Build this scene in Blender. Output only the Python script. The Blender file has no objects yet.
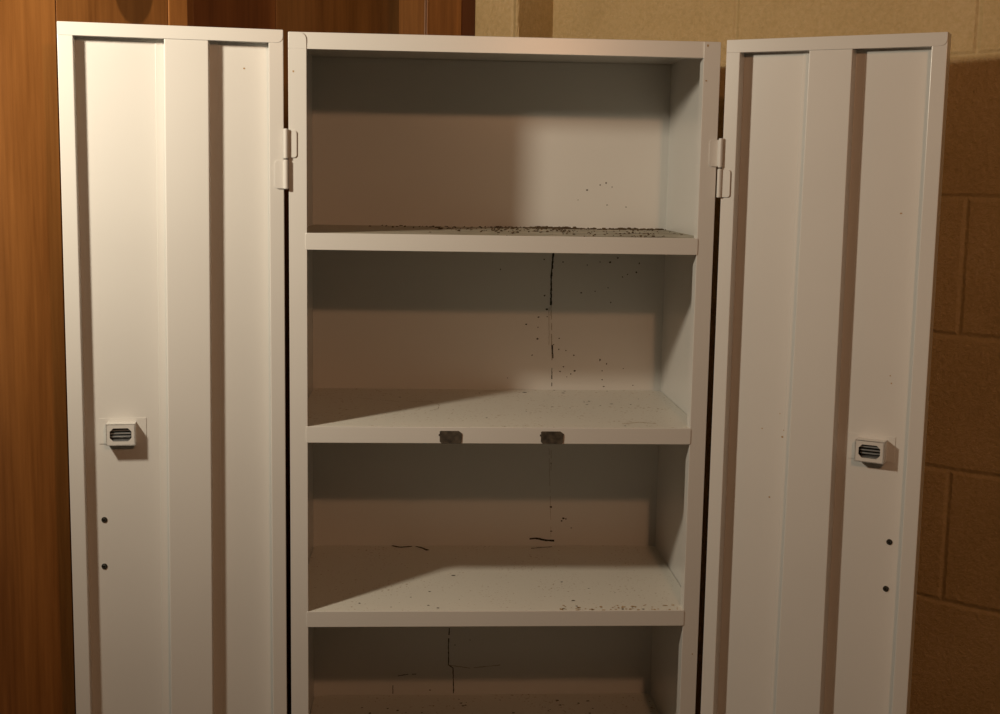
import bpy, bmesh, math, random
from mathutils import Vector, Matrix
random.seed(7)
col = bpy.context.scene.collection
R = math.radians
H = 1.68            # cabinet height, metres
W = 0.61            # cabinet width
D = 0.3529          # cabinet depth
FL, FR = 0.0253, 0.0241   # width of the front flanges
TK = 0.004
SHELVES = [-0.2791, -0.5587, -0.8368, -1.1107, -1.3880]
LIP = 0.0236

# ------------------------------------------------------------------ materials
def new_mat(name):
    m = bpy.data.materials.new(name); m.use_nodes = True
    nt = m.node_tree; nt.nodes.clear()
    out = nt.nodes.new('ShaderNodeOutputMaterial')
    b = nt.nodes.new('ShaderNodeBsdfPrincipled')
    nt.links.new(b.outputs[0], out.inputs[0])
    return m, nt, b
def node(nt, t, **k):
    n = nt.nodes.new(t)
    for a, v in k.items():
        if a in n.inputs: n.inputs[a].default_value = v
        else: setattr(n, a, v)
    return n
def noise(nt, vec, scale, detail=3, rough=.5):
    n = nt.nodes.new('ShaderNodeTexNoise')
    n.inputs['Scale'].default_value = scale; n.inputs['Detail'].default_value = detail
    n.inputs['Roughness'].default_value = rough
    nt.links.new(vec, n.inputs['Vector']); return n.outputs['Fac']
def ramp(nt, fac, stops):
    r = nt.nodes.new('ShaderNodeValToRGB'); e = r.color_ramp.elements
    while len(e) < len(stops): e.new(0.5)
    for i, (p, c) in enumerate(stops):
        e[i].position = p; e[i].color = (*c, 1)
    nt.links.new(fac, r.inputs[0]); return r.outputs[0]
def math_n(nt, op, a, b=None, clamp=False):
    n = nt.nodes.new('ShaderNodeMath'); n.operation = op; n.use_clamp = clamp
    for i, v in enumerate((a, b)):
        if v is None: continue
        if isinstance(v, (int, float)): n.inputs[i].default_value = v
        else: nt.links.new(v, n.inputs[i])
    return n.outputs[0]
def mix(nt, fac, a, b):
    n = nt.nodes.new('ShaderNodeMix'); n.data_type = 'RGBA'
    ins = [i for i in n.inputs if i.type == 'RGBA']
    if isinstance(fac, (int, float)): n.inputs[0].default_value = fac
    else: nt.links.new(fac, n.inputs[0])
    for s, v in zip(ins, (a, b)):
        if isinstance(v, tuple): s.default_value = (*v, 1)
        else: nt.links.new(v, s)
    return [o for o in n.outputs if o.type == 'RGBA'][0]
def obj_vec(nt, scale=None):
    tc = nt.nodes.new('ShaderNodeTexCoord')
    if not scale: return tc.outputs['Object']
    mp = nt.nodes.new('ShaderNodeMapping'); mp.inputs['Scale'].default_value = scale
    nt.links.new(tc.outputs['Object'], mp.inputs[0]); return mp.outputs[0]
def bump(nt, b, h, strength, dist=.001):
    n = nt.nodes.new('ShaderNodeBump'); n.inputs['Strength'].default_value = strength
    n.inputs['Distance'].default_value = dist
    nt.links.new(h, n.inputs['Height']); nt.links.new(n.outputs[0], b.inputs['Normal'])

def paint_mat(name, base, spots=0.0, rough=.28):
    m, nt, b = new_mat(name)
    v = obj_vec(nt)
    c = ramp(nt, noise(nt, v, 5, 3), [(.3, tuple(x*.965 for x in base)), (.7, base)])
    # old rust freckles and grime with a shape of their own
    f = noise(nt, v, 210, 2, .4); g = noise(nt, v, 12, 3)
    th = math_n(nt, 'SUBTRACT', 1.0 - .5*spots, math_n(nt, 'MULTIPLY', g, .28))
    k = math_n(nt, 'MULTIPLY', math_n(nt, 'SUBTRACT', f, th), 6, True)
    c2 = mix(nt, k, c, (.30, .18, .07))
    nt.links.new(c2, b.inputs['Base Color'])
    b.inputs['Roughness'].default_value = rough
    bump(nt, b, noise(nt, v, 380, 2), .10, .0006)
    return m
PAINT = (.69, .675, .645)
M_paint = paint_mat('white_enamel', PAINT, 0)
M_shelf = paint_mat('shelf_enamel', (.76, .735, .665), .42, .42)

def dirty_shelf():
    m, nt, b = new_mat('dirty_shelf_enamel'); v = obj_vec(nt)
    f = noise(nt, obj_vec(nt, (9, 22, 9)), 1.6, 6, .65)
    c = ramp(nt, f, [(.40, (.55, .52, .44)), (.50, (.36, .31, .20)), (.60, (.12, .085, .045)), (.72, (.05, .035, .02))])
    # the left end of the shelf is cleaner
    tc = nt.nodes.new('ShaderNodeSeparateXYZ'); nt.links.new(v, tc.inputs[0])
    k = math_n(nt, 'MULTIPLY', math_n(nt, 'SUBTRACT', tc.outputs[0], .10), 2.6, True)
    c = mix(nt, math_n(nt, 'MULTIPLY', k, .85), (.50, .46, .37), c)
    # the folded front lip stays clean
    kf = math_n(nt, 'MULTIPLY', math_n(nt, 'SUBTRACT', tc.outputs[1], .004), 90, True)
    c = mix(nt, kf, PAINT, c)
    nt.links.new(c, b.inputs['Base Color']); b.inputs['Roughness'].default_value = .5
    bump(nt, b, f, .15, .001)
    return m
M_dirty = dirty_shelf()

def plain(name, c, rough=.5, metal=0.0, nscale=60, var=.15):
    m, nt, b = new_mat(name); v = obj_vec(nt)
    cc = ramp(nt, noise(nt, v, nscale, 3), [(.3, tuple(x*(1-var) for x in c)), (.7, tuple(min(1, x*(1+var)) for x in c))])
    nt.links.new(cc, b.inputs['Base Color'])
    b.inputs['Roughness'].default_value = rough; b.inputs['Metallic'].default_value = metal
    return m
M_mold = plain('mold_spots', (.055, .038, .02), .8)
M_seam = plain('dark_seam_stain', (.02, .018, .014), .8)
M_faint = plain('faint_scratch', (.33, .27, .20), .7)
M_rust = plain('rust_flecks', (.42, .27, .12), .8)
M_debris = plain('mouse_debris', (.085, .055, .028), .95)
M_chrome = plain('latch_chrome', (.75, .77, .78), .3, .9)
M_darkmetal = plain('dark_latch_cavity', (.02, .022, .02), .5, .3)
M_bolt = plain('dull_bolt_steel', (.16, .15, .13), .3, 1.0)
M_rubber = plain('dark_worn_pad', (.062, .050, .036), .6, 0, 120, .6)
M_gap = plain('cabinet_outside_enamel', (.52, .50, .46), .5)

def wood_mat(name, dark, light, dark_oval=None, gloss=.38):
    m, nt, b = new_mat(name)
    v = obj_vec(nt, (1, 1, .07)); v2 = obj_vec(nt, (1, 1, .03))
    n1 = noise(nt, v, 22, 5, .6)
    n2 = noise(nt, v2, 160, 3, .6)
    f = math_n(nt, 'ADD', math_n(nt, 'MULTIPLY', n1, .7), math_n(nt, 'MULTIPLY', n2, .3))
    c = ramp(nt, f, [(.36, dark), (.64, light)])
    if dark_oval:                                   # darker oval in the plank colour: (n, z, half width, half height)
        s = nt.nodes.new('ShaderNodeSeparateXYZ')
        nt.links.new(obj_vec(nt), s.inputs[0])
        a = math_n(nt, 'DIVIDE', math_n(nt, 'SUBTRACT', s.outputs[1], dark_oval[0]), dark_oval[2])
        e = math_n(nt, 'DIVIDE', math_n(nt, 'SUBTRACT', s.outputs[2], dark_oval[1]), dark_oval[3])
        d = math_n(nt, 'ADD', math_n(nt, 'MULTIPLY', a, a), math_n(nt, 'MULTIPLY', e, e))
        k = math_n(nt, 'MULTIPLY', math_n(nt, 'SUBTRACT', 1.0, d), 6, True)
        c = mix(nt, math_n(nt, 'MULTIPLY', k, .72), c, tuple(x*.42 for x in dark))
    nt.links.new(c, b.inputs['Base Color'])
    b.inputs['Roughness'].default_value = gloss
    bump(nt, b, n2, .12, .0006)
    return m
WD, WL = (.215, .080, .018), (.40, .165, .042)
M_wood_a = wood_mat('varnished_plank', WD, WL)
M_wood_b = wood_mat('varnished_plank_marked', tuple(x*.86 for x in WD), tuple(x*.9 for x in WL), (-.0545, H+.083, .036, .062))
M_wood_c = wood_mat('varnished_stile', tuple(x*1.15 for x in WD), tuple(x*1.15 for x in WL))
M_wood_d = wood_mat('shadow_toned_plank', (.20, .062, .014), (.33, .118, .030))  # the bay's lamp shadow is partly mixed into this colour
M_wood_f = wood_mat('shade_toned_brown_plank', tuple(x*.70 for x in WD), tuple(x*.75 for x in WL))  # darkened copy of the varnished plank, shade put into its colour
M_wood_e = wood_mat('red_brown_plank', (.10, .024, .006), (.14, .036, .009))

def block_mat(s_joint, z_joint):
    m, nt, b = new_mat('painted_concrete_block')
    sep = nt.nodes.new('ShaderNodeSeparateXYZ'); nt.links.new(obj_vec(nt), sep.inputs[0])
    wob = noise(nt, obj_vec(nt), 9, 2)
    x = math_n(nt, 'ADD', sep.outputs[0], -s_joint + .2032 + 20*.4064)
    y = math_n(nt, 'ADD', math_n(nt, 'ADD', sep.outputs[2], math_n(nt, 'MULTIPLY', math_n(nt, 'SUBTRACT', wob, .5), .006)), -z_joint + 20*.2032)
    cmb = nt.nodes.new('ShaderNodeCombineXYZ'); nt.links.new(x, cmb.inputs[0]); nt.links.new(y, cmb.inputs[1])
    br = nt.nodes.new('ShaderNodeTexBrick'); nt.links.new(cmb.outputs[0], br.inputs['Vector'])
    br.offset = .5; br.offset_frequency = 2; br.squash = 1
    for k, v in (('Scale', 1), ('Mortar Size', .0068), ('Mortar Smooth', 1.0), ('Bias', 0), ('Brick Width', .4064), ('Row Height', .2032)):
        br.inputs[k].default_value = v
    mort = br.outputs['Fac']
    fine = noise(nt, obj_vec(nt), 120, 5, .75); big = noise(nt, obj_vec(nt), 7, 4)
    yel = ramp(nt, math_n(nt, 'ADD', math_n(nt, 'MULTIPLY', fine, .6), math_n(nt, 'MULTIPLY', big, .4)),
               [(.30, (.48, .33, .14)), (.50, (.60, .425, .20)), (.72, (.72, .53, .29))])
    c = mix(nt, math_n(nt, 'MULTIPLY', mort, .35), yel, (.66, .49, .25))
    nt.links.new(c, b.inputs['Base Color']); b.inputs['Roughness'].default_value = .30
    h = math_n(nt, 'ADD', math_n(nt, 'MULTIPLY', mort, -.6), math_n(nt, 'MULTIPLY', fine, .75))
    bump(nt, b, h, 1.0, .005)
    return m
Z_JOINT = H - .0097
M_block = block_mat(.6813, Z_JOINT)
M_concrete = plain('grey_concrete_floor', (.10, .085, .065), .8, 0, 6, .25)
M_ceiling = plain('ceiling_boards', (.16, .14, .11), .8, 0, 8, .2)

# ------------------------------------------------------------------ mesh helpers
class MB:
    def __init__(s): s.bm = bmesh.new()
    def box(s, x0, x1, y0, y1, z0, z1, mi=0):
        v = [s.bm.verts.new((x, y, z)) for x in (x0, x1) for y in (y0, y1) for z in (z0, z1)]
        for f in ((0,1,3,2),(4,6,7,5),(0,4,5,1),(2,3,7,6),(0,2,6,4),(1,5,7,3)):
            s.bm.faces.new([v[i] for i in f]).material_index = mi
        return s
    def prism(s, pts, lo, hi, axis='z', mi=0):
        """closed polygon pts swept between lo and hi along an axis"""
        def P(a, b, h):
            return (a, b, h) if axis == 'z' else ((a, h, b) if axis == 'y' else (h, a, b))
        A = [s.bm.verts.new(P(a, b, lo)) for a, b in pts]; B = [s.bm.verts.new(P(a, b, hi)) for a, b in pts]
        s.bm.faces.new(A).material_index = mi; s.bm.faces.new(list(reversed(B))).material_index = mi
        n = len(pts)
        for i in range(n):
            j = (i+1) % n
            s.bm.faces.new((A[j], A[i], B[i], B[j])).material_index = mi
        return s
    def tube(s, c0, c1, r, n=14, mi=0):
        c0, c1 = Vector(c0), Vector(c1); d = (c1-c0).normalized()
        a = d.orthogonal().normalized(); b = d.cross(a)
        rings = []
        for c, rr in ((c0, r*.75), (c0+d*r*.25, r), (c1-d*r*.25, r), (c1, r*.75)):
            rings.append([s.bm.verts.new(c + (a*math.cos(2*math.pi*i/n) + b*math.sin(2*math.pi*i/n))*rr) for i in range(n)])
        for p, q in zip(rings, rings[1:]):
            for i in range(n): s.bm.faces.new((p[i], p[(i+1)%n], q[(i+1)%n], q[i])).material_index = mi
        s.bm.faces.new(list(reversed(rings[0]))).material_index = mi; s.bm.faces.new(rings[-1]).material_index = mi
        return s
    def build(s, name, mats, parent=None, bevel=0, seg=2, label=None, smooth=False):
        bmesh.ops.recalc_face_normals(s.bm, faces=s.bm.faces)
        me = bpy.data.meshes.new(name); s.bm.to_mesh(me); s.bm.free()
        for m in (mats if isinstance(mats, (list, tuple)) else [mats]): me.materials.append(m)
        o = bpy.data.objects.new(name, me); col.objects.link(o)
        if parent: o.parent = parent
        if bevel:
            b = o.modifiers.new('bevel', 'BEVEL'); b.width = bevel; b.segments = seg; b.limit_method = 'ANGLE'; b.angle_limit = R(40)
        if smooth:
            for p in me.polygons: p.use_smooth = True
        if label: o['label'] = label
        return o
def empty(name, loc, rz=0, parent=None):
    o = bpy.data.objects.new(name, None); col.objects.link(o); o.location = loc; o.rotation_euler.z = rz
    o.empty_display_size = .1
    if parent: o.parent = parent
    return o
def rrect(x0, x1, z0, z1, radii, n=5):
    """rounded rectangle; radii = (bottom left, bottom right, top right, top left)"""
    pts = []
    for (cx, cz, sx, sz, a0), r in zip(((x0, z0, 1, 1, 180), (x1, z0, -1, 1, 270), (x1, z1, -1, -1, 0), (x0, z1, 1, -1, 90)), radii):
        if r <= 0: pts.append((cx, cz)); continue
        for i in range(n+1):
            a = R(a0 + 90*i/n); pts.append((cx + sx*r + r*math.cos(a), cz + sz*r + r*math.sin(a)))
    return pts
def blob(mb, P, r, to3, mi):
    """an irregular stain spot lying 0.3 mm proud of its surface"""
    n = 7; a0 = random.random()*6; sx = random.uniform(.7, 1.5)
    pts = [(P[0] + r*sx*random.uniform(.7, 1.15)*math.cos(a0+6.283*i/n), P[1] + r*random.uniform(.7, 1.15)*math.sin(a0+6.283*i/n)) for i in range(n)]
    vs = [mb.bm.verts.new(to3(*p)) for p in pts]
    mb.bm.faces.new(vs).material_index = mi
def streak(mb, pts, w, to3, mi, broken=True):
    """a wandering thin stain line made of short uneven dashes"""
    w *= .00075
    for (a0, b0), (a1, b1) in zip(pts, pts[1:]):
        L = math.hypot(a1-a0, b1-b0); n = max(1, int(L/.006)); dx, dy = (a1-a0)/n, (b1-b0)/n
        px, py = -dy*n/L, dx*n/L
        for i in range(n):
            if broken and w < .0013 and random.random() < .14: continue
            j0 = random.uniform(-.0004, .0004); j1 = random.uniform(-.0004, .0004)
            w0 = w*random.uniform(.6, 1.2)/1; w1 = w*random.uniform(.6, 1.2)
            q = [(a0+dx*i+px*(j0+w0), b0+dy*i+py*(j0+w0)), (a0+dx*i+px*(j0-w0), b0+dy*i+py*(j0-w0)),
                 (a0+dx*(i+1.05)+px*(j1-w1), b0+dy*(i+1.05)+py*(j1-w1)), (a0+dx*(i+1.05)+px*(j1+w1), b0+dy*(i+1.05)+py*(j1+w1))]
            mb.bm.faces.new([mb.bm.verts.new(to3(*p)) for p in q]).material_index = mi

# ------------------------------------------------------------------ the cabinet
cab = empty('storage_cabinet', (0, 0, 0))
cab['label'] = 'tall white enamelled metal storage cabinet standing open with empty dirty shelves'
cab['category'] = 'cabinet'

# side panels: sheet folded round into a front flange and a short inward return
def side_panel(xo, sgn, fw, rnd):
    X = lambda a: xo + sgn*a
    ret = .007 if sgn > 0 else .024
    prof = [(X(0), D), (X(0), 0), (X(fw), 0), (X(fw), ret), (X(fw-.0012), ret), (X(fw-.0012), .0012), (X(TK), .0012), (X(TK), D)]
    mb = MB(); mb.prism(prof, 0.0, H - (.0228 if rnd else .0005))
    if rnd: mb.prism([(X(0), D), (X(0), 0), (X(.0012), 0), (X(.0012), .0012), (X(TK), .0012), (X(TK), D)], H-.0228, H-.0005)
    # overlap plate with one rounded corner where the flange laps over the head rail
    if rnd:
        pts = rrect(0.0006, fw, H-.0229, H-.0002, (0, 0, .0105, 0))
        mb.prism(pts, .0, .0008, 'y')
    if rnd:
        blob(mb, (.0071, H-.0542), .0018, lambda a, b: (a, -.0003, b), 1)
    else:
        blob(mb, (W-.0195, H-.055), .0011, lambda a, b: (a, -.0003, b), 1)
        blob(mb, (W-.0190, H-.006), .0020, lambda a, b: (a, -.0003, b), 1)
        blob(mb, (W-.0080, H-.905), .0012, lambda a, b: (a, -.0003, b), 1)
    return mb.build('side_panel', [M_paint, M_rust], cab, .0007)
side_panel(0, 1, FL, True)
side_panel(W, -1, FR, False)
# head: top sheet and its front rail
mb = MB()
mb.prism([(0.0010, H-.0231), (.0022, H-.0231), (.0034, H-.0012), (D-.0002, H-.0012), (D-.0002, H), (.0022, H)], .0015, W-.0015, 'x')
mb.prism([(.0011, H-.0231), (.0011, H-.0219), (.016, H-.0219), (.016, H-.0231)], FL-.001, W-FR+.001, 'x')
mb.build('top_panel', M_paint, cab, .0006)
# back panel with its mould freckles and the dark line down the middle
BACK = [(0.3977,-0.3328,1),(0.472,-0.3414,1),(0.5114,-0.3363,1.5),(0.5247,-0.3284,1.2),(0.5619,-0.3375,1.5),(0.5573,-0.353,1.4),(0.5423,-0.3567,0.8),(0.5335,-0.361,1),(0.4868,-0.3867,1),(0.4628,-0.3893,1.1),(0.3998,-0.3947,1.2),(0.5145,-0.4054,1),(0.5091,-0.3802,0.8),(0.4042,-0.4186,1.4),(0.3901,-0.4323,1.1),(0.3687,-0.445,1.1),(0.3893,-0.4498,0.9),(0.389,-0.47,1.3),(0.4267,-0.4689,1),(0.4172,-0.4795,1),(0.4263,-0.488,1),(0.4527,-0.498,1.1),(0.4986,-0.505,1.2),(0.3806,-0.4982,1),(0.4547,-0.5251,1.2),(0.4482,-0.5307,1.2),(0.4984,-0.5067,1.2),(0.5103,-0.5125,1.4),(0.5028,-0.5247,1),(0.5033,-0.5405,1),(0.5574,-0.5499,0.8),(0.5396,-0.5205,0.8),(0.5063,-0.5523,1),(0.435,-0.5182,1),(0.4413,-0.5358,0.8),(0.3229,-0.3508,1.1),(0.4294,-0.5266,1),(0.4387,-0.4898,0.8),(0.3795,-0.4988,0.8),(0.3384,-0.5386,0.7),(0.4049,-0.4313,0.7),(0.4191,-0.7675,1.4),(0.42,-0.8112,1.2),(0.4412,-0.7878,1.6),(0.4458,-0.789,1.3),(0.4384,-0.7925,1.2),(0.4173,-0.6894,0.8),(0.4559,-0.8053,0.8),(0.2854,-0.6214,0.5),(0.4684,-0.2138,1.2),(0.4904,-0.2049,1),(0.5006,-0.2014,1.3),(0.5111,-0.208,0.8),(0.5361,-0.2415,0.8),(0.5034,-0.2386,0.8),(0.4534,-0.2309,0.8),(0.4302,-0.3368,1),(0.494,-0.336,0.8),(0.2533,-1.0192,1),(0.2098,-1.1025,0.9),(0.2799,-1.0101,0.8)]
LINES = [([(0.413,-0.3075),(0.413,-0.323),(0.4107,-0.3611),(0.411,-0.4111)],2.2),([(0.4111,-0.4111),(0.4131,-0.4544),(0.4148,-0.5066)],.8),([(0.4144,-0.4804),(0.4167,-0.5031)],1.8),([(0.4153,-0.5206),(0.4151,-0.5522)],1.0),([(0.4075,-0.4025),(0.4092,-0.4805)],.5),([(0.4168,-0.6654),(0.4176,-0.7011)],.5),([(0.3823,-0.8254),(0.3937,-0.824),(0.4097,-0.8273),(0.4257,-0.8282)],2.2),([(0.2432,-0.9878),(0.2418,-1.0192),(0.2422,-1.0562),(0.2503,-1.0618),(0.2518,-1.1083)],1.2),([(0.1439,-1.0853),(0.144,-1.1085)],1.0),([(0.2413,-1.0562),(0.2806,-1.062),(0.3341,-1.0567)],.8),([(0.1527,-1.0761),(0.1704,-1.0725),(0.1846,-1.0726)],.9),([(0.4132,-0.6619),(0.4204,-0.8273)],.4)]
mb = MB(); mb.box(.0012, W-.0012, D, D+.0012, .03, H-.001)
# narrow folded corner flanges of the back sheet
mb.box(TK, TK+.012, D-.0010, D+.0002, .03, H-.003); mb.box(W-TK-.012, W-TK, D-.0010, D+.0002, .03, H-.003)
mb.box(TK, W-TK, D-.0012, D+.0002, H-.012, H-.003)
toback = lambda a, b: (a, D-.0004, b)
for x, z, r in BACK: blob(mb, (x, z+H), .00125*r, toback, 1)
for L, w in LINES: streak(mb, [(x, z+H) for x, z in L], w, toback, 3 if w < .85 else 2)
mb.build('back_panel', [M_paint, M_mold, M_seam, M_faint], cab)
# plinth and floor of the cabinet
mb = MB(); mb.box(TK, W-TK, .0015, D-.0005, .06, .0612); mb.box(FL, W-FR, .0002, .0014, .0, .0612)
mb.build('base_panel', M_paint, cab, .0004)

S2 = [(0.1542,0.2618,1.2),(0.2882,0.3102,1.3),(0.3659,0.3204,2),(0.4194,0.345,1),(0.4319,0.3165,1.6),(0.4567,0.2263,1.2),(0.3988,0.1782,1.2),(0.2889,0.0778,1.4),(0.2395,0.146,0.8),(0.391,0.2331,0.8),(0.3538,0.1328,0.8),(0.3106,0.2206,0.6),(0.2056,0.2165,0.6),(0.4659,0.2343,1.5),(0.4995,0.2096,1.4),(0.4919,0.0183,1.2),(0.5521,0.2599,1),(0.4269,0.1691,1),(0.53,0.2044,1.4),(0.4787,0.1918,1),(0.4361,0.3362,1.5),(0.5105,0.3395,1.2),(0.458,0.2016,1)]
S3 = [(0.2446,0.176,1.6),(0.205,0.0929,1.3),(0.4169,0.1408,1.2),(0.4247,0.0474,1.5),(0.4267,0.0214,1.2),(0.4948,0.0065,1.5),(0.5259,0.0060,1.6),(0.5114,0.0155,1),(0.456,0.1068,.8),(0.4947,0.0844,.7),(0.0991,0.0377,1.2),(0.203,0.0265,1.1),(0.2171,0.0142,1.2),(0.2502,0.0541,.7),(0.1762,0.0653,.7),(0.147,0.0189,.8)]
S2L = [([(0.089,0.253),(0.1552,0.2167),(0.2038,0.2234),(0.218,0.1907),(0.216,0.1538),(0.2033,0.1355)],.5),([(0.49,0.0349),(0.5193,0.048),(0.5416,0.0364)],.9)]
S3L = [([(0.1408,0.3495),(0.1549,0.339),(0.1758,0.3452)],2),([(0.1827,0.3452),(0.1932,0.3359),(0.2036,0.3204)],2),([(0.3835,0.3326),(0.4213,0.342)],1.2)]
shelf_objs = []
for i, z in enumerate(SHELVES):
    mb = MB(); zz = z + H
    cut = .009                                 # clipped back corners of the shelf sheet
    deck = [(TK+.0008, .001), (W-TK-.0008, .001), (W-TK-.0008, D-.002-cut), (W-TK-.0008-cut*.6, D-.0012), (TK+.0008+cut*.6, D-.0012), (TK+.0008, D-.002-cut)]
    mb.prism(deck, zz-.0012, zz)
    # front lip with rounded ends, lapping over the flanges by a hair
    mb.prism(rrect(FL-.0022, W-FR+.0014, zz-LIP, zz+.0004, (.0025,)*4), -.0009, .0011, 'y', 4)
    mb.box(FL+.001, W-FR-.001, .0008, .004, zz-LIP, zz-LIP+.0012, 4)
    up = lambda a, b: (a, b, zz+.0004)
    if i == 1:
        for x, y, r in S2: blob(mb, (x, y), .0017*r, up, 1)
        for L, w in S2L: streak(mb, L, w*1.2, up, 3 if w < .6 else 2)
    if i == 2:
        for x, y, r in S3: blob(mb, (x, y), .0017*r, up, 1)
        for L, w in S3L: streak(mb, L, w*2.0, up, 1)
        for k in range(60):
            blob(mb, (random.uniform(.40, .58), abs(random.gauss(.006, .010))+.002), random.uniform(.0008, .0026), up, 2)
    if i == 3:
        for k in range(26):
            blob(mb, (random.uniform(.08, .50), random.uniform(.25, .34)), random.uniform(.0010, .003), up, 1)
    mats = [M_dirty if i == 0 else M_shelf, M_mold, M_rust, M_faint, M_paint]
    s = mb.build('shelf', mats, cab, .0010)
    if i == 0: s['label'] = 'shelf covered in brown grime and droppings'
    shelf_objs.append(s)
    if i == 3:
        s.rotation_euler = (0, 0, 0)
# two dark worn catch pads on the lip of the middle shelf
for x0, x1 in ((.2168, .2494), (.3650, .3985)):
    mb = MB(); zt = SHELVES[1]+H
    pts = [(x0, zt-.0055), (x0+.0022, zt-.0048), (x1-.005, zt-.0048), (x1, zt-.0085), (x1-.0005, zt-.0215), (x1-.003, zt-.0236), (x0+.003, zt-.0236), (x0, zt-.0205)]
    mb.prism(pts, -.0022, -.0007, 'y')
    mb.box(x0-.0015, x0+.001, -.0018, -.0007, zt-.0125, zt-.0095)
    mb.build('catch_pad', M_rubber, shelf_objs[1], .0004, label='dark worn catch pad')

# ------------------------------------------------------------------ doors
G = .0212; WDR = .3009; FLG = .0203
def door(hx, hy, rz, mirror, rib, skew, latch_s, bolts_s, rounded_at_hinge, spots):
    """local frame: +x runs from the hinge to the free edge (mirrored for the left door), y=0 inner face, +y away from the room"""
    d = empty('door', (hx, hy, 0), rz, cab)
    sg = -1 if mirror else 1
    X = lambda s: sg*s
    z0, z1 = .012, H + .0018
    def bx(mb, s0, s1, y0, y1, a, b, mi=0): mb.box(min(X(s0), X(s1)), max(X(s0), X(s1)), y0, y1, a, b, mi)
    # outer skin and the folded box edge all round
    mb = MB()
    bx(mb, 0, WDR, G, G+.0012, z0, z1)
    toin = lambda a, b: (X(a), G-.0003, b)
    for s, z, r in spots: blob(mb, (s, z+H), r, toin, 1)
    mb.build('door_skin', [M_paint, M_rust], d)
    mb = MB()
    bx(mb, 0, FLG, .0, G, z0, z1); mb.build('door_stile', M_paint, d, .0011, 3)
    mb = MB(); bx(mb, WDR-FLG, WDR, .0, G, z0, z1); mb.build('door_stile', M_paint, d, .0011, 3)
    # top and bottom rails lap over the stiles; one lap corner is rounded
    rr = .0085
    lo, hi = (rr, .0015) if rounded_at_hinge else (.0015, rr)
    for a, b, rad in ((z1-.0178, z1, None), (z0, z0+.0178, None)):
        mb = MB()
        if a > 1: r4 = (lo, hi, 0, 0)
        else: r4 = (0, 0, hi, lo)
        pts = [(X(s), z) for s, z in rrect(.0006, WDR-.0006, a, b, r4)]
        mb.prism(pts, -.0008, .0003, 'y')
        bx(mb, FLG-.001, WDR-FLG+.001, .0, G, a+.0006, b-.0006)
        mb.build('door_rail', M_paint, d, .0004)
    # hat-section stiffening rib with its two welded feet
    s0, s1 = rib; c = .0014
    prof = [(s0-.0125, G), (s0-.0125, G-.0012), (s0, G-.0012), (s0+.0006, .0008+c), (s0+c, .0008), (s1-c, .0008), (s1-.0006, .0008+c), (s1, G-.0012), (s1+.0125, G-.0012), (s1+.0125, G)]
    mb = MB(); mb.prism([(X(s), y) for s, y in prof], z0+.0172, z1-.0172)
    mid = (s0+s1)/2
    for vv in mb.bm.verts:                      # the rib was welded on slightly askew
        sv = vv.co.x*sg; k = (z1-vv.co.z)/.88
        vv.co.x = sg*(sv + k*(skew[0] if sv < mid else skew[1]))
    mb.build('stiffening_rib', M_paint, d, .0007)
    # latch housing: welded plate, box with an eight-sided window, sprung chrome bars inside
    zc = H-.5662; sc = latch_s; hw, hh = .0200, .0155; dp = .0185; yf = G-.0012-dp
    mb = MB()
    bx(mb, sc-.034, sc+.031, G-.0009, G, zc-.016, zc+.0205)
    bx(mb, sc-hw, sc+hw, yf, G-.0005, zc+hh-.0014, zc+hh)
    bx(mb, sc-hw, sc+hw, yf, G-.0005, zc-hh, zc-hh+.0014)
    bx(mb, sc-hw, sc-hw+.0014, yf, G-.0005, zc-hh+.0010, zc+hh-.0010)
    bx(mb, sc+hw-.0014, sc+hw, yf, G-.0005, zc-hh+.0010, zc+hh-.0010)
    # front plate as a ring round the window
    w, h, ch = .0148, .0094, .0048
    oct_ = [(-w, -h+ch), (-w+ch, -h), (w-ch, -h), (w, -h+ch), (w, h-ch), (w-ch, h), (-w+ch, h), (-w, h-ch)]
    out_ = [(-hw, -h+ch), (-w+ch, -hh), (w-ch, -hh), (hw, -h+ch), (hw, h-ch), (w-ch, hh), (-w+ch, hh), (-hw, h-ch)]
    crn = {0: (-hw, -hh), 2: (hw, -hh), 4: (hw, hh), 6: (-hw, hh)}
    for yy in (yf, yf+.0012):
        I = [mb.bm.verts.new((X(sc+a), yy, zc+b)) for a, b in oct_]; O = [mb.bm.verts.new((X(sc+a), yy, zc+b)) for a, b in out_]
        for i in range(8):
            j = (i+1) % 8
            if i in crn:
                k = mb.bm.verts.new((X(sc+crn[i][0]), yy, zc+crn[i][1])); mb.bm.faces.new((I[i], O[i], k, O[j], I[j]))
            else: mb.bm.faces.new((I[i], O[i], O[j], I[j]))
        if yy == yf: I0, O0 = I, O
    for i in range(8):
        j = (i+1) % 8; mb.bm.faces.new((I0[i], I0[j], I[j], I[i]))
    mb.build('latch_housing', M_paint, d)
    mb = MB(); bx(mb, sc-hw+.002, sc+hw-.002, yf+.011, yf+.013, zc-hh+.002, zc+hh-.002)
    mb.build('latch_back', M_darkmetal, d, label='dark inside of the latch')
    mb = MB()
    for k, dz in enumerate((.0058, .0012, -.0034)):
        mb.tube((X(sc-.0135), yf+.0045+.0008*k, zc+dz), (X(sc+.0155), yf+.0045+.0008*k, zc+dz), .0013, 10)
    mb.prism([(yf+.004, zc-.0085), (yf+.012, zc-.0060), (yf+.012, zc-.0070), (yf+.004, zc-.0095)], min(X(sc-.013), X(sc+.014)), max(X(sc-.013), X(sc+.014)), 'x')
    mb.build('latch_bars', M_chrome, d, smooth=False, label='chrome sprung bars')
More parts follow.
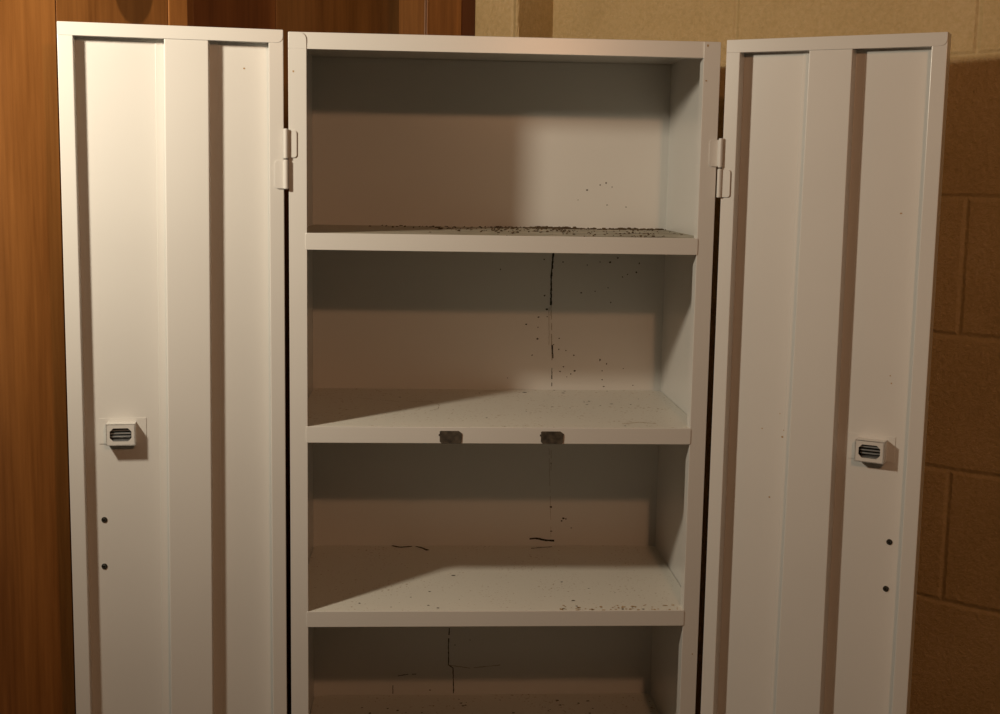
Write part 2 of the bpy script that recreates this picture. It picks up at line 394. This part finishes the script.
    # bolt ends of the outside handle
    for s, z in bolts_s:
        mb = MB(); c = Vector((X(s), G, z+H)); n = 10
        mb.tube(c, c+Vector((0, -.0012, 0)), .0042, 12)
        mb.tube(c+Vector((0, -.0008, 0)), c+Vector((0, -.0026, 0)), .0026, 12)
        mb.build('handle_bolt', M_bolt, d, smooth=False, label='dark steel handle bolt')
    return d
TH_L, TH_R = .1334, .5486
dl = door(-.0063, -.0015, TH_L, True, (.1010, .1618), (.0055, .0058), .2303, [(.2572, -.6935), (.2587, -.7625)], True,
          [(.0538, -.0508, .0013), (.1550, -.9287, .0012)])
dl['label'] = 'left door, ribbed inside'
dr = door(.6165, -.0060, -TH_R, False, (.1175, .1782), (-.0035, .0022), .2290, [(.2598, -.6955), (.2588, -.7638)], False,
          [(.1061, -.4967, .0020), (.1002, -.5622, .0016), (.1040, -.5772, .0012), (.0951, -.5284, .0011), (.2500, -.4705, .0012), (.1019, -.5524, .0008), (.2496, -.2358, .0012), (.0852, -.6536, .0012), (.0698, -.5529, .0010), (.2480, -.4600, .0009)])
dr['label'] = 'right door, ribbed inside, opened less far'

# ------------------------------------------------------------------ hinges: leaf and knuckle on the frame above, leaf and knuckle on the door below
def hinge(x, y, zt, sgn, th):
    LY = .0021 if sgn > 0 else .0012
    # sgn = +1: frame lies to +x of the pin
    h = empty('hinge', (x, y, zt), 0, cab)
    mb = MB()
    a, b = (0, .0150*sgn)
    pts = rrect(min(a, b), max(a, b), -.0400, -.0020, (0, .004, .004, 0) if sgn > 0 else (.004, 0, 0, .004))
    mb.prism(pts, -y-.0020, -y-.0006, 'y')
    mb.box(min(0, .0030*sgn), max(0, .0030*sgn), -.0012, -y-.0008, -.0395, -.0025)
    mb.build('frame_leaf', M_paint, h, .0004)
    mb = MB(); mb.tube((0, 0, -.0415), (0, 0, .0), .0033, 16); mb.build('upper_knuckle', M_paint, h, smooth=False)
    mb = MB(); mb.tube((0, 0, -.0435), (0, 0, -.0405), .0020, 12); mb.build('hinge_pin', M_bolt, h, label='bare steel pin')
    mb = MB(); mb.tube((0, 0, -.0840), (0, 0, -.0430), .0035, 16); mb.build('lower_knuckle', M_paint, h, smooth=False)
    mb = MB()
    a, b = (0, -.0155*sgn)
    pts = rrect(min(a, b), max(a, b), -.0835, -.0445, (.004, 0, 0, .004) if sgn > 0 else (0, .004, .004, 0))
    mb.prism(pts, -.0004+LY, .0010+LY, 'y')
    o = mb.build('door_leaf', M_paint, h, .0004)
    o.rotation_euler.z = th
    return h
for zt in (-.1335, -1.44):
    hl = hinge(-.0034, -.0052, H+zt, 1, TH_L)
    hr = hinge(W+.0034, -.0080, H+zt-.002, -1, -TH_R)

# ------------------------------------------------------------------ debris on the top shelf
mb = MB(); zs = SHELVES[0]+H+.0002
def crumb(x, y, r):
    n = random.choice((4, 5)); a = random.random()*6; l = random.uniform(1, 2.6); h = r*random.uniform(.5, 1.3)
    ca, sa = math.cos(a), math.sin(a); base = []
    for i in range(n):
        t = 6.283*i/n; u, v = r*l*math.cos(t), r*math.sin(t); base.append((x+u*ca-v*sa, y+u*sa+v*ca))
    A = [mb.bm.verts.new((*p, zs)) for p in base]; B = [mb.bm.verts.new((x+(p[0]-x)*.6, y+(p[1]-y)*.6, zs+h)) for p in base]
    mb.bm.faces.new(A); mb.bm.faces.new(B)
    for i in range(n): mb.bm.faces.new((A[i], A[(i+1)%n], B[(i+1)%n], B[i]))
for x0, x1, ym, ys, c, r0 in [(.12, .24, .30, .04, 16, .0012), (.20, .34, .24, .06, 60, .0013), (.30, .42, .24, .09, 90, .0014), (.37, .45, .325, .012, 150, .0021),
                          (.30, .52, .335, .010, 90, .0014), (.44, .58, .325, .014, 130, .0013), (.52, .600, .335, .008, 90, .0016), (.30, .60, .14, .07, 50, .0009), (.40, .55, .15, .08, 50, .0012), (.08, .30, .33, .012, 22, .0011)]:
    for k in range(c):
        y = random.gauss(ym, ys)
        if not .004 < y < D-.004: continue
        crumb(random.uniform(x0, x1), y, r0*random.uniform(.5, 1.5))
deb = mb.build('debris', M_debris)
deb['label'] = 'dark crumbs and droppings scattered over the top shelf of the white cabinet'
deb['category'] = 'debris'; deb['kind'] = 'stuff'

# ------------------------------------------------------------------ the basement corner (walls stand at 46 degrees to the cabinet)
A = .80322533; DW = .70769792; ZC = 2.36
def setting(o): o['kind'] = 'structure'; o.rotation_euler.z = -A; return o
setting(MB().box(-.60, 3.2, DW, DW+.15, 0, ZC).build('wall_right', M_block))
# block pilaster beside the corner
def sw(n0, n1, s0, s1, z0, z1, name, m, parent=None, bev=.0012):
    return MB().box(s0, s1, n0, n1, z0, z1).build(name, m, parent, bev)
wr = [o for o in col.objects if o.name == 'wall_right'][0]
mb = MB()
N = 140; L = [(-.1203 - .0022 + random.uniform(-.0013, .0013), ZC*i/N) for i in range(N+1)]
# block pilaster whose outer arris is worn and uneven
xs = .6112
A_ = [mb.bm.verts.new((x, xs, z)) for x, z in L]; B_ = [mb.bm.verts.new((-.1203, xs+.003, z)) for x, z in L]
C_ = [mb.bm.verts.new((-.1203, DW+.001, z)) for x, z in L]; D_ = [mb.bm.verts.new((-.60, xs, z)) for x, z in L]; E_ = [mb.bm.verts.new((-.60, DW+.001, z)) for x, z in L]
loops = [D_, A_, B_, C_, E_]
for k in range(5):
    p, q = loops[k], loops[(k+1) % 5]
    for i in range(N): mb.bm.faces.new((p[i], q[i], q[i+1], p[i+1]))
mb.bm.faces.new([l[0] for l in loops]); mb.bm.faces.new([l[-1] for l in reversed(loops)])
mb.build('pilaster', M_block, wr)
# left wall: varnished planks with a recessed bay
wl = MB().box(-.62, -.462, -3.0, DW, 0, ZC).build('wall_left', M_wood_d); setting(wl)
def plank(n0, n1, s, m, lab=None, back=-.462):
    o = sw(n0, n1, back, s, 0, ZC, 'plank', m, wl, .0015)
    if lab: o['label'] = lab
    return o
plank(-3.0, -1.10, -.301, M_wood_a); plank(-1.0995, -.640, -.300, M_wood_a)
plank(-.6395, -.1833, -.300, M_wood_a); plank(-.1828, .0045, -.301, M_wood_b, 'plank with a dark arched patch')
plank(.0050, .0400, -.300, M_wood_c, 'paler narrow plank'); plank(.0400, .0620, -.316, M_wood_a)
plank(.0622, .290, -.402, M_wood_d, 'recessed plank with shadow in its dark tone'); plank(.2905, .6110, -.402, M_wood_f, 'brown recessed plank with half shade in its tone')  # both plank tones stand in for shadow falling into the bay
plank(.4830, .4866, -.2258, M_wood_f, None, -.295); plank(.4870, .5745, -.225, M_wood_c, 'pale corner plank', -.295); plank(.5748, .6105, -.2255, M_wood_e, 'dark red plank in the corner', -.295)  # thin facing added to tone the corner plank's side as shaded; front toned brighter
setting(MB().box(-.62, 3.2, -3.0, DW+.15, -.1, 0).build('floor', M_concrete))
setting(MB().box(-.62, 3.2, -3.0, DW+.15, ZC, ZC+.1).build('ceiling', M_ceiling))

# ------------------------------------------------------------------ light
def lamp(name, loc, power, color, radius, spot=None, aim=None, blend=.8):
    l = bpy.data.lights.new(name, 'SPOT' if spot else 'POINT'); l.energy = power; l.color = color; l.shadow_soft_size = radius
    o = bpy.data.objects.new(name, l); col.objects.link(o); o.location = loc
    if spot:
        l.spot_size = R(spot); l.spot_blend = blend
        o.rotation_euler = (Vector(aim)-Vector(loc)).to_track_quat('-Z', 'Y').to_euler()
    return o
lamp('ceiling_bulb', (.55, -1.93, H+.365), 21.5, (1, .515, .265), .032)
lamp('work_lamp', (-.565, -.605, H+.115), 35.5, (1, .885, .69), .042, 176, (.25, .10, H-.06), 1.0)
w = bpy.data.worlds.new('basement_air'); bpy.context.scene.world = w; w.use_nodes = True
w.node_tree.nodes['Background'].inputs[0].default_value = (.80, .88, .62, 1)
w.node_tree.nodes['Background'].inputs[1].default_value = .016

# ------------------------------------------------------------------ camera
cd = bpy.data.cameras.new('camera'); cam = bpy.data.objects.new('camera', cd); col.objects.link(cam)
cd.sensor_width = 36; cd.lens = 1297.67*36/1000; cd.clip_start = .05
r = Vector((0.99811300, -0.05905691, 0.01681454)); u = Vector((-0.00871802, 0.13476704, 0.99083896)); f = Vector((0.06078194, 0.98911583, -0.13399788))
m = Matrix((r, u, -f)).transposed().to_4x4(); m.translation = Vector((0.18852, -1.86346, H-0.20190))
cam.matrix_world = m
sc = bpy.context.scene; sc.camera = cam
sc.view_settings.view_transform = 'Standard'; sc.view_settings.look = 'None'; sc.view_settings.gamma = 1
sc.view_settings.use_curve_mapping = False; sc.view_settings.exposure = 0.0
